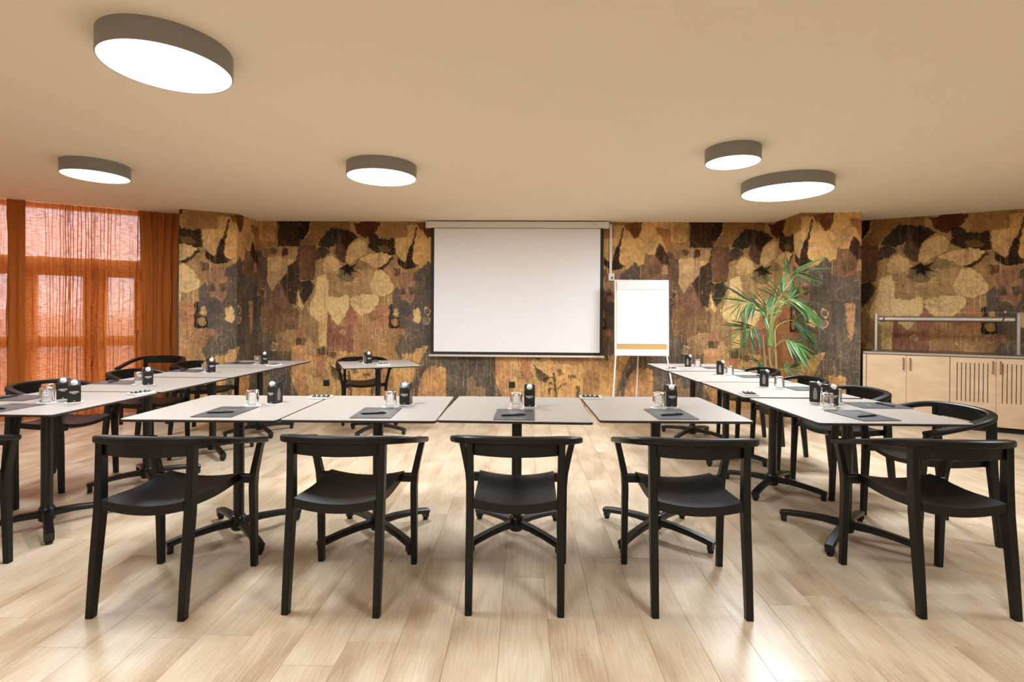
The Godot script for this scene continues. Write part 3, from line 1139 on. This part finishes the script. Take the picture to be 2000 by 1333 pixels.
# ---------------------------------------------------------------- on the walls, flip chart
func wall_things() -> void:
	var t := thing("projection_screen", "white pull-down projection screen with black border on papered wall", "screen", Vector3(-0.097, 0, BACK))
	part("housing", box_mesh(Vector3(0, 2.533, 0.055), Vector3(2.515, 0.086, 0.10), 0.006), M.white, t)
	var cloth := part("cloth", box_mesh(Vector3(0, 1.617, 0.075), Vector3(2.380, 1.752, 0.002)), M.screen_black, t, "black border cloth")
	part("viewing_surface", box_mesh(Vector3(0, 1.630, 0.0768), Vector3(2.290, 1.706, 0.0012)), M.screen, cloth, "matt white viewing surface")
	part("bottom_bar", box_mesh(Vector3(0, 0.722, 0.075), Vector3(2.43, 0.028, 0.028), 0.008), M.white, t)
	part("maker_mark", box_mesh(Vector3(1.07, 2.535, 0.1056), Vector3(0.035, 0.006, 0.001)), M.grey_plastic, t)
	for s in [-1, 1]:
		part("end_cap", box_mesh(Vector3(s * 1.260, 2.533, 0.055), Vector3(0.008, 0.090, 0.104), 0.003), M.white, t)
	solo("cable_duct", box_mesh(Vector3(1.200, 2.215, BACK + 0.014), Vector3(0.034, 0.69, 0.026), 0.003), M.white, "narrow white cable duct running up the wall beside the screen", "duct")
	t = thing("switch_box", "small white switch box below the cable duct", "switch", Vector3(1.210, 1.825, BACK))
	part("box", box_mesh(Vector3(0, 0, 0.022), Vector3(0.082, 0.105, 0.042), 0.006), M.white, t)
	part("rocker", box_mesh(Vector3(0.005, -0.014, 0.044), Vector3(0.030, 0.038, 0.006), 0.002), M.grey_plastic, t)
	var spots := [[-2.767, "black wall socket low on the papered wall beside the lone rear table"], [-0.155, "black wall socket low on the papered wall below the projection screen"]]
	for q in spots:
		t = thing("wall_socket", q[1], "socket", Vector3(q[0], 0.315, BACK), 0.0, "black wall sockets")
		part("plate", box_mesh(Vector3(0, 0, 0.005), Vector3(0.084, 0.084, 0.010), 0.003), M.black_plastic, t)
		var ring := part("insert", lathe_mesh([[0.022, 0.0], [0.022, 0.004], [0.0195, 0.004], [0.0195, -0.004], [0.0, -0.004]], 28), M.rubber, t)
		ring.rotation.x = PI / 2
		ring.position = Vector3(0, 0, 0.0095)
	# flip chart
	t = thing("flip_chart", "white flip chart easel with blank paper pad beside the screen", "easel", Vector3(1.550, 0, -6.76))
	var lean := Basis(Vector3.RIGHT, -0.045)
	var B := func(x: float, y: float, z: float) -> Vector3: return Vector3(0, 0.76, 0) + lean * Vector3(x, y - 0.76, z)
	part("board", box_mesh(B.call(0, 1.262, 0), Vector3(0.712, 1.004, 0.020), 0.005, lean), M.white_metal, t)
	part("clamp_bar", box_mesh(B.call(0, 1.690, 0.020), Vector3(0.655, 0.118, 0.014), 0.004, lean), M.white_metal, t)
	var pad := part("paper_pad", box_mesh(B.call(0, 1.275, 0.0145), Vector3(0.655, 0.712, 0.008), 0.0005, lean), M.paper, t)
	part("pad_backing", box_mesh(B.call(0, 1.240, 0.0105), Vector3(0.655, 0.778, 0.001), 0.0, lean), M.kraft, pad, "brown card strip showing under the paper")
	part("pen_tray", box_mesh(B.call(0, 0.772, 0.035), Vector3(0.60, 0.008, 0.05), 0.002, lean), M.white_metal, t)
	var st := new_st()
	tube(st, B.call(-0.335, 0.80, -0.012), Vector3(-0.42, 0.006, 0.22), 0.011, 0.011)
	part("leg", done(st), M.white_metal, t)
	st = new_st()
	tube(st, B.call(0.325, 0.80, -0.012), Vector3(0.41, 0.006, 0.22), 0.011, 0.011)
	part("leg", done(st), M.white_metal, t)
	st = new_st()
	tube(st, B.call(0.0, 1.55, -0.02), Vector3(0.0, 0.006, -0.34), 0.011, 0.011)
	part("leg", done(st), M.white_metal, t)

# ---------------------------------------------------------------- sideboards along the alcove wall
func sideboards() -> void:
	var turn := atan2(-alcove_dir.z, alcove_dir.x)
	for u in 2:
		var t0: float = [-0.035, 0.80][u]
		var t1: float = [0.797, 1.60][u]
		var mid := (t0 + t1) / 2
		var t := thing("sideboard", ["light oak sideboard unit with plain doors next to the papered pillar", "light oak sideboard unit with slotted ventilation doors"][u], "cabinet", alcove_from + alcove_dir * mid, turn, "oak sideboard units")
		var w := t1 - t0
		# carcass: an open box of boards, its hollow seen through the slots
		var hull := new_st()
		for s in [-1, 1]:
			box(hull, Vector3(s * (w / 2 - 0.009), 0.455, 0.315), Vector3(0.018, 0.780, 0.60), 0.001)
			box(hull, Vector3(0, 0.455 + s * 0.381, 0.315), Vector3(w - 0.036, 0.018, 0.60), 0.001)
		box(hull, Vector3(0, 0.455, 0.021), Vector3(w - 0.036, 0.744, 0.012), 0.001)
		box(hull, Vector3(0, 0.455, 0.30), Vector3(w - 0.036, 0.018, 0.55), 0.001)
		part("body", done(hull), M.cabinet, t)
		part("plinth", box_mesh(Vector3(0, 0.032, 0.29), Vector3(w, 0.064, 0.55), 0.001), M.plinth, t)
		var seam: float = [0.395, 1.198][u] - mid
		if u == 0:
			part("filler_strip", box_mesh(Vector3(t0 + 0.016 - mid, 0.455, 0.626), Vector3(0.030, 0.772, 0.018), 0.001), M.cabinet, t)
		var left: float = ([0.0, t0][u]) - mid
		for k in 2:
			var a: float = [left + 0.002, seam + 0.0015][k]
			var b: float = [seam - 0.0015, t1 - mid - 0.002][k]
			var st := new_st()
			var z := 0.627
			if u == 0:
				box(st, Vector3((a + b) / 2, 0.452, z), Vector3(b - a, 0.768, 0.019), 0.0012)
			else:
				var s0: float = ([0.863, 1.252][k]) - mid
				var pitch := 0.0379
				var y0 := 0.336
				var y1 := 0.776
				box(st, Vector3((a + b) / 2, (0.068 + y0) / 2, z), Vector3(b - a, y0 - 0.068, 0.019), 0.0008)
				box(st, Vector3((a + b) / 2, (0.836 + y1) / 2, z), Vector3(b - a, 0.836 - y1, 0.019), 0.0008)
				var x := a
				for i in 9:
					var e: float = s0 + pitch * i - 0.004 if i < 8 else b
					box(st, Vector3((x + e) / 2, (y0 + y1) / 2, z), Vector3(e - x, y1 - y0, 0.019), 0.0008)
					x = e + 0.008
			var door := part("door", done(st), M.cabinet, t)
			var hx: float = seam + [-0.032, 0.032][k]
			st = new_st()
			box(st, Vector3(hx, 0.735, 0.660), Vector3(0.009, 0.145, 0.009), 0.002)
			for y in [0.670, 0.800]:
				box(st, Vector3(hx, y, 0.648), Vector3(0.009, 0.010, 0.024), 0.002)
			part("handle", done(st), M.bronze, door, "bronze bar handle")
	var w := thing("worktop", "dark worktop with steel front edge running over both sideboards", "worktop", alcove_from + alcove_dir * 0.78, turn)
	part("slab", box_mesh(Vector3(0, 0.858, 0.322), Vector3(1.63, 0.024, 0.63), 0.002), M.worktop, w)
	part("front_edge", box_mesh(Vector3(0, 0.858, 0.645), Vector3(1.63, 0.028, 0.016), 0.005), M.stainless, w, "brushed steel edge")
	var g := thing("sneeze_guard", "glass food guard with steel posts and lamp bar on the worktop", "food guard", alcove_from + alcove_dir * 0.77 + Vector3(0, 0.870, 0), turn)
	for x in [-0.66, 0.66]:
		var post := part("post", box_mesh(Vector3(x, 0.240, 0.42), Vector3(0.030, 0.476, 0.030), 0.003), M.stainless, g)
		part("post_foot", box_mesh(Vector3(x, 0.005, 0.42), Vector3(0.075, 0.008, 0.075), 0.003), M.stainless, post)
		part("clip", lathe_mesh([[0.0, 0.478], [0.012, 0.478], [0.012, 0.500], [0.0, 0.500]], 16, true, Vector3(x * 0.84, 0, 0.40)), M.stainless, g)
	part("top_glass", box_mesh(Vector3(0, 0.484, 0.32), Vector3(1.40, 0.008, 0.36), 0.002), M.guard_glass, g)
	var bar_part := part("lamp_bar", rod_mesh(Vector3(-0.6275, 0.402, 0.405), Vector3(0.6275, 0.402, 0.405), 0.033), M.stainless, g, "brushed steel lamp bar")
	for x in [-0.58, 0.53]:
		part("bracket", box_mesh(Vector3(x, 0.405, 0.436), Vector3(0.012, 0.040, 0.010), 0.002, Basis(Vector3(0, 0, 1), -0.4)), M.black_plastic, bar_part)

# ---------------------------------------------------------------- palm
func leaflet_mesh(bend: float) -> ArrayMesh:
	var st := new_st()
	st.set_smooth_group(1)
	var n := 6
	var rows := []
	for i in n + 1:
		var k := float(i) / n
		var w := 0.036 * pow(sin(PI * (0.06 + 0.94 * pow(k, 0.75))), 0.8)
		if i == n: w = 0.0005
		var y := -bend * k * k
		var z := k * (1.0 - 0.12 * bend)
		rows.append([Vector3(-w, y + w * 0.35, z), Vector3(0, y, z), Vector3(w, y + w * 0.35, z)])
	for i in n:
		quad(st, rows[i][0], rows[i + 1][0], rows[i + 1][1], rows[i][1])
		quad(st, rows[i][1], rows[i + 1][1], rows[i + 1][2], rows[i][2])
	return done(st)

func palm() -> void:
	var foot := Vector3(2.93, 0, -6.07)
	var t := thing("potted_palm", "tall green palm with feathery fronds in a pale pot before the pillar", "plant", foot)
	part("pot", lathe_mesh([[0.0, 0.0], [0.105, 0.0], [0.112, 0.01], [0.165, 0.53], [0.170, 0.56], [0.156, 0.56], [0.150, 0.52], [0.0, 0.52]], 36), M.pot, t)
	part("soil", lathe_mesh([[0.0, 0.528], [0.08, 0.532], [0.152, 0.524]], 24, false), M.soil, t)
	for q in [[-0.12, 0.03, -0.14, 1.10], [-0.04, -0.02, -0.05, 1.02], [0.03, 0.03, 0.0, 1.12], [-0.03, 0.08, -0.07, 0.80]]:
		var st := new_st()
		tube(st, Vector3(q[0] * 0.8, 0.51, q[1]), Vector3(q[2], q[3], q[1] * 0.5), 0.014, 0.010)
		part("cane", done(st), M.cane, t)
	var fronds := [
		[[Vector3(2.857, 0.943, -6.069), Vector3(2.810, 1.252, -6.037), Vector3(2.714, 1.393, -6.005), Vector3(2.620, 1.450, -5.973), Vector3(2.482, 1.425, -5.941)], 0.44],
		[[Vector3(2.863, 0.943, -6.069), Vector3(2.811, 1.135, -6.012), Vector3(2.694, 1.164, -5.956), Vector3(2.579, 1.147, -5.900), Vector3(2.465, 1.113, -5.843)], 0.37],
		[[Vector3(2.880, 0.943, -6.069), Vector3(2.900, 1.253, -6.092), Vector3(2.961, 1.540, -6.116), Vector3(3.052, 1.710, -6.139), Vector3(3.181, 1.797, -6.163), Vector3(3.298, 1.823, -6.187)], 0.41],
		[[Vector3(2.897, 0.944, -6.069), Vector3(2.908, 1.253, -6.025), Vector3(2.987, 1.441, -5.980), Vector3(3.066, 1.487, -5.936), Vector3(3.155, 1.440, -5.892)], 0.46],
		[[Vector3(2.909, 0.944, -6.069), Vector3(2.949, 1.158, -6.061), Vector3(3.083, 1.242, -6.054), Vector3(3.183, 1.231, -6.047), Vector3(3.259, 1.173, -6.039)], 0.41],
		[[Vector3(2.910, 0.825, -6.069), Vector3(2.933, 0.946, -6.025), Vector3(2.991, 1.014, -5.980), Vector3(3.071, 0.999, -5.936), Vector3(3.127, 0.944, -5.892)], 0.37],
		[[Vector3(2.868, 0.943, -6.069), Vector3(2.870, 1.240, -6.103), Vector3(2.873, 1.420, -6.138)], 0.32],
		[[Vector3(2.853, 0.765, -6.069), Vector3(2.727, 0.894, -6.076), Vector3(2.638, 0.929, -6.082), Vector3(2.536, 0.904, -6.088)], 0.24],
		[[Vector3(2.886, 0.943, -6.069), Vector3(2.919, 1.348, -6.076), Vector3(2.991, 1.503, -6.082), Vector3(3.039, 1.587, -6.088)], 0.34],
		[[Vector3(2.842, 0.658, -6.069), Vector3(2.755, 0.736, -5.980), Vector3(2.657, 0.767, -5.892)], 0.18],
		[[Vector3(2.912, 0.623, -6.069), Vector3(3.007, 0.675, -6.029), Vector3(3.101, 0.692, -5.990)], 0.20],
		[[Vector3(2.864, 1.062, -6.069), Vector3(2.772, 1.276, -5.956), Vector3(2.675, 1.367, -5.843)], 0.29],
	]
	var shapes := [leaflet_mesh(0.22), leaflet_mesh(0.42), leaflet_mesh(0.08)]
	var r := RandomNumberGenerator.new()
	r.seed = 17
	for f in fronds:
		var pts := []
		for p in f[0]: pts.append(p - foot)
		pts = spline(pts, 5)
		var st := new_st()
		var ws := []
		for i in pts.size(): ws.append(lerpf(0.013, 0.005, float(i) / (pts.size() - 1)))
		var rings := []
		for i in pts.size():
			var tg: Vector3 = (pts[mini(i + 1, pts.size() - 1)] - pts[maxi(i - 1, 0)]).normalized()
			var side := tg.cross(Vector3(0.1, 0.2, 1.0)).normalized()
			rings.append(section(pts[i], side, side.cross(tg), ws[i], ws[i], ws[i] * 0.3))
		loft(st, rings, true)
		var stalk := part("frond", done(st), M.stem, t)
		var long: float = f[1]
		var pairs := 9 if long > 0.25 else 6
		var flip := 1 if r.randf() < 0.5 else -1
		for k in pairs * 2 + 1:
			var along: float = 0.58 + 0.42 * float(k) / (pairs * 2)
			var at: float = along * (pts.size() - 1)
			var i := mini(int(at), pts.size() - 2)
			var p: Vector3 = pts[i].lerp(pts[i + 1], at - i)
			var tg: Vector3 = (pts[i + 1] - pts[i]).normalized()
			# leaflets lie in a plane turned partly to the room
			var flat := tg.cross(Vector3(0.15, 0.45, 1.0)).normalized()
			flat = (flat + tg.cross(Vector3.UP).normalized() * 0.5).normalized()
			var s := (1 if k % 2 == 0 else -1) * flip
			var open := lerpf(1.15, 0.30, (along - 0.58) / 0.42) + r.randf_range(-0.12, 0.12)
			if k == pairs * 2: open = 0.05
			var dir := (tg * cos(open) + flat * s * sin(open) + Vector3(0, -0.12, r.randf_range(-0.15, 0.15))).normalized()
			var size := long * lerpf(0.75, 1.0, sin((along - 0.58) / 0.42 * PI)) * r.randf_range(0.85, 1.08)
			var tip := foot + p + dir * size
			if tip.z < -6.38 and tip.x > 3.30:
				dir = Vector3(dir.x, dir.y, absf(dir.z) + 0.25).normalized()
			var x := dir.cross(Vector3.UP)
			if x.length() < 0.1: x = Vector3.RIGHT
			x = x.normalized().rotated(dir, r.randf_range(-0.7, 0.7) + 0.5)
			var y := dir.cross(x).normalized()
			if y.y < 0:
				y = -y
				x = -x
			var o := part("leaflet", shapes[r.randi_range(0, 2)], M.leaf[[0, 0, 1, 1, 2][r.randi_range(0, 4)]], stalk)
			o.transform = Transform3D(Basis(x * maxf(size, 0.24), y * size, dir * size), p)

# ---------------------------------------------------------------- things on the tables
func make_carton() -> Node3D:
	var t := thing("water_carton", "", "carton", Vector3.ZERO, 0.0, "black water cartons")
	t.set_meta("base_name", "water_carton")
	var st := new_st()
	var side := [[-0.028, 0.0], [0.028, 0.0], [0.031, 0.003], [0.031, 0.094], [0.029, 0.100], [0.008, 0.124], [0.002, 0.127], [-0.028, 0.127], [-0.031, 0.124], [-0.031, 0.003]]
	var rings := []
	for q in [[-0.031, 0.90], [-0.0295, 0.965], [-0.026, 1.0], [0.026, 1.0], [0.0295, 0.965], [0.031, 0.90]]:
		var ring := []
		for p in side:
			ring.append(Vector3(q[0], 0.0635 + (p[1] - 0.0635) * (1.0 - (1.0 - q[1]) * 0.45), p[0] * q[1]))
		rings.append(ring)
	loft(st, rings)
	part("body", done(st), M.carton, t)
	var cap := part("cap", lathe_mesh([[0.0, -0.003], [0.0165, -0.003], [0.0165, 0.002], [0.0145, 0.003], [0.0140, 0.0125], [0.0128, 0.014], [0.0, 0.014]], 24, true), M.cap, t)
	cap.transform = Transform3D(Basis(Vector3.RIGHT, 0.72), Vector3(0, 0.1135, 0.0185))
	var font := SystemFont.new()
	font.font_names = PackedStringArray(["Droid Sans"])
	font.font_weight = 700
	for q in [["EARTH", 0.0100, 0.060], ["WATER", 0.0046, 0.0515], ["500", 0.0042, 0.008]]:
		var tm := TextMesh.new()
		tm.text = q[0]
		tm.font = font
		tm.font_size = 48
		tm.pixel_size = q[1] / 48.0 * 1.35
		tm.depth = 0.0004
		tm.curve_step = 4.0
		var o := part("lettering", tm, M.print_white, t)
		o.position = Vector3(0, q[2], 0.0313)
	# pale bottle silhouettes on the side panels
	for s in [-1, 1]:
		st = new_st()
		var outline := [[-0.006, 0.018], [0.006, 0.018], [0.0105, 0.026], [0.0112, 0.060], [0.007, 0.078], [0.006, 0.090], [-0.006, 0.090], [-0.007, 0.078], [-0.0112, 0.060], [-0.0105, 0.026]]
		var a := []
		var b := []
		for p in outline:
			a.append(Vector3(s * 0.0308, p[1], p[0]))
			b.append(Vector3(s * 0.0314, p[1], p[0]))
		loft(st, [a, b])
		part("bottle_print", done(st), M.print_grey, t, "grey printed bottle silhouette")
	return t

func table_things() -> void:
	var carton := make_carton()
	var gp := [[0.0, 0.0895], [0.031, 0.0895], [0.0335, 0.087], [0.036, 0.002], [0.0354, 0.0], [0.0347, 0.002], [0.0322, 0.072], [0.028, 0.0765], [0.0, 0.078]]
	var glass_mesh := lathe_mesh(gp, 36, false)
	var disc := lathe_mesh([[0.0, 0.0], [0.046, 0.0], [0.0465, 0.0006], [0.046, 0.0012], [0.0, 0.0012]], 30)
	var st := new_st()
	slab(st, rounded(0.210, 0.297, 0.004, 3), 0.0, 0.004, 0.0006)
	var pad_mesh := done(st)
	var mark_mesh := box_mesh(Vector3(0, 0.0042, -0.045), Vector3(0.055, 0.0004, 0.010))
	st = new_st()
	tube(st, Vector3(-0.062, 0.0045, 0), Vector3(0.052, 0.0045, 0), 0.0044, 0.0044, 10)
	tube(st, Vector3(-0.062, 0.0045, 0), Vector3(-0.074, 0.0042, 0), 0.0042, 0.001, 10)
	tube(st, Vector3(0.052, 0.0045, 0), Vector3(0.062, 0.0045, 0), 0.0030, 0.0028, 10)
	var pen_mesh := done(st)
	var clip_mesh := box_mesh(Vector3(0.030, 0.0098, 0), Vector3(0.036, 0.0014, 0.003), 0.0004)
	# place: table, carton x z turn, glass x z, pad x z turn, what sets it apart
	var sets := [
		["front1", -1.477, -3.024, -22, -1.572, -2.947, -1.600, -2.733, 2, ""],
		["front2", -0.696, -3.037, -6, -0.767, -2.946, -0.787, -2.752, 2, ""],
		["front3", 0.038, -3.013, 0, -0.039, -2.925, -0.043, -2.748, -1, ""],
		["front4", 0.874, -3.065, 4, 0.790, -3.008, 0.801, -2.808, 2, ""],
		["cab1", 1.862, -3.150, 18, 1.792, -3.066, 1.838, -2.832, 6, ", end seat"],
		["cab1", 1.845, -3.285, 62, 1.960, -3.262, 2.145, -3.165, 90, ", aisle seat"],
		["cab2", 1.863, -4.009, 62, 1.932, -3.914, 2.132, -3.880, 90, ""],
		["cab3", 1.832, -4.811, 62, 1.878, -4.712, 2.082, -4.660, 90, ""],
		["cab4", 1.764, -5.532, 62, 1.842, -5.457, 2.045, -5.430, 90, ""],
		["cur1", -2.672, -2.995, 42, -2.800, -2.955, -2.862, -2.756, -2, ", end seat"],
		["cur1", -2.826, -3.092, 40, -2.932, -3.105, -3.135, -3.100, -90, ", window seat"],
		["cur2", -2.791, -3.752, 46, -2.884, -3.798, -3.090, -3.860, -90, ""],
		["cur3", -2.830, -4.586, 50, -2.905, -4.660, -3.105, -4.700, -90, ""],
		["cur4", -2.756, -5.390, 50, -2.846, -5.436, -3.050, -5.480, -90, ""],
		["rear", -1.689, -5.553, 40, -1.745, -5.655, -1.782, -5.862, 200, ""]]
	var n := 0
	for q in sets:
		var where: String = "on the " + String(WHERE[q[0]]) + String(q[9])
		var cp := Vector3(q[1], TOP, q[2])
		var gpos := Vector3(q[4], TOP, q[5])
		var pp := Vector3(q[6], TOP, q[7])
		solo("coaster", disc, M.paper, "white round coaster under the carton " + where, "coaster", "paper coasters", cp)
		solo("coaster", disc, M.paper, "white round coaster under the glass " + where, "coaster", "paper coasters", gpos)
		var up := Vector3(0, 0.0013, 0)
		var label := "black water carton with white cap " + where
		if n == 0:
			carton.position = cp + up
			carton.rotation.y = deg_to_rad(q[3])
			carton.set_meta("label", label)
		else:
			copy(carton, label, cp + up, deg_to_rad(q[3]), "black water cartons")
		solo("tumbler", glass_mesh, M.glass, "clear glass tumbler upside down " + where, "glass", "upturned tumblers", gpos + up)
		var pad := solo("writing_pad", pad_mesh, M.folder, "dark grey writing pad " + where, "notepad", "dark writing pads", pp, deg_to_rad(q[8]))
		part("printed_mark", mark_mesh, M.print_grey, pad)
		var turn: float = deg_to_rad(q[8]) + 0.16 + rng.randf_range(-0.06, 0.08)
		var off := Vector3(0.0, 0.0041, 0.048).rotated(Vector3.UP, deg_to_rad(q[8]))
		var pen := solo("pen", pen_mesh, M.rubber, "black ballpoint pen lying on the pad " + where, "pen", "black pens", pp + off, turn)
		part("clip", clip_mesh, M.black_plastic, pen)
		n += 1
	# sweets in white dishes
	var trays := [
		[-1.285, -3.225, 0.05, "standing across the first and second front row tables"], [0.437, -3.335, -0.05, "on the front row table fourth from the curtains"],
		[-2.520, -3.330, 1.3, "on the first curtain side table"], [-2.590, -5.280, 1.3, "on the fourth curtain side table"],
		[-1.490, -5.430, 0.3, "on the lone turned table near the screen"], [1.550, -3.560, 1.5, "on the second cabinet side table"],
		[1.520, -5.265, 1.5, "on the fourth cabinet side table"]]
	st = new_st()
	slab(st, rounded(0.135, 0.095, 0.010, 4), 0.0, 0.004, 0.001)
	var o4 := rounded(0.135, 0.095, 0.010, 4)
	for i in o4.size():
		var p: Vector2 = o4[i]
		var q: Vector2 = o4[(i + 1) % o4.size()]
		bar(st, Vector3(p.x * 0.985, 0.008, p.y * 0.985), Vector3(q.x * 0.985, 0.008, q.y * 0.985), 0.004, 0.010, 0.001)
	var dish := done(st)
	st = new_st()
	lathe(st, [[0.0, -0.0065], [0.007, -0.005], [0.0105, 0.0], [0.007, 0.006], [0.0, 0.009]], 10)
	var sweet := done(st)
	st = new_st()
	for s in [-1, 1]:
		tri(st, Vector3(s * 0.006, 0, 0), Vector3(s * 0.016, 0.003, -0.006), Vector3(s * 0.016, 0.001, 0.006))
		tri(st, Vector3(s * 0.006, 0.001, 0), Vector3(s * 0.016, 0.002, 0.006), Vector3(s * 0.016, 0.004, -0.006))
	var twist := done(st)
	var r := RandomNumberGenerator.new()
	r.seed = 5
	for q in trays:
		solo("sweet_dish", dish, M.china, "white rectangular dish of black wrapped sweets " + String(q[3]), "dish", "white sweet dishes", Vector3(q[0], TOP, q[1]), q[2])
		var k := 0
		for spot in [[-0.044, -0.024], [-0.016, -0.026], [0.014, -0.024], [0.044, -0.022], [-0.040, 0.006], [-0.010, 0.004], [0.020, 0.006], [0.046, 0.010], [-0.026, 0.028], [0.006, 0.030], [0.034, 0.030]]:
			var p := Vector3(spot[0], 0.0102, spot[1]).rotated(Vector3.UP, q[2])
			var o := solo("wrapped_sweet", sweet, M.sweet, "small black wrapped sweet in the dish " + String(q[3]), "sweet", "wrapped sweets in the dish " + String(q[3]), Vector3(q[0], TOP, q[1]) + p, r.randf_range(0, TAU))
			part("wrapper_twist", twist, M.print_white if k % 3 == 0 else M.sweet, o)
			k += 1
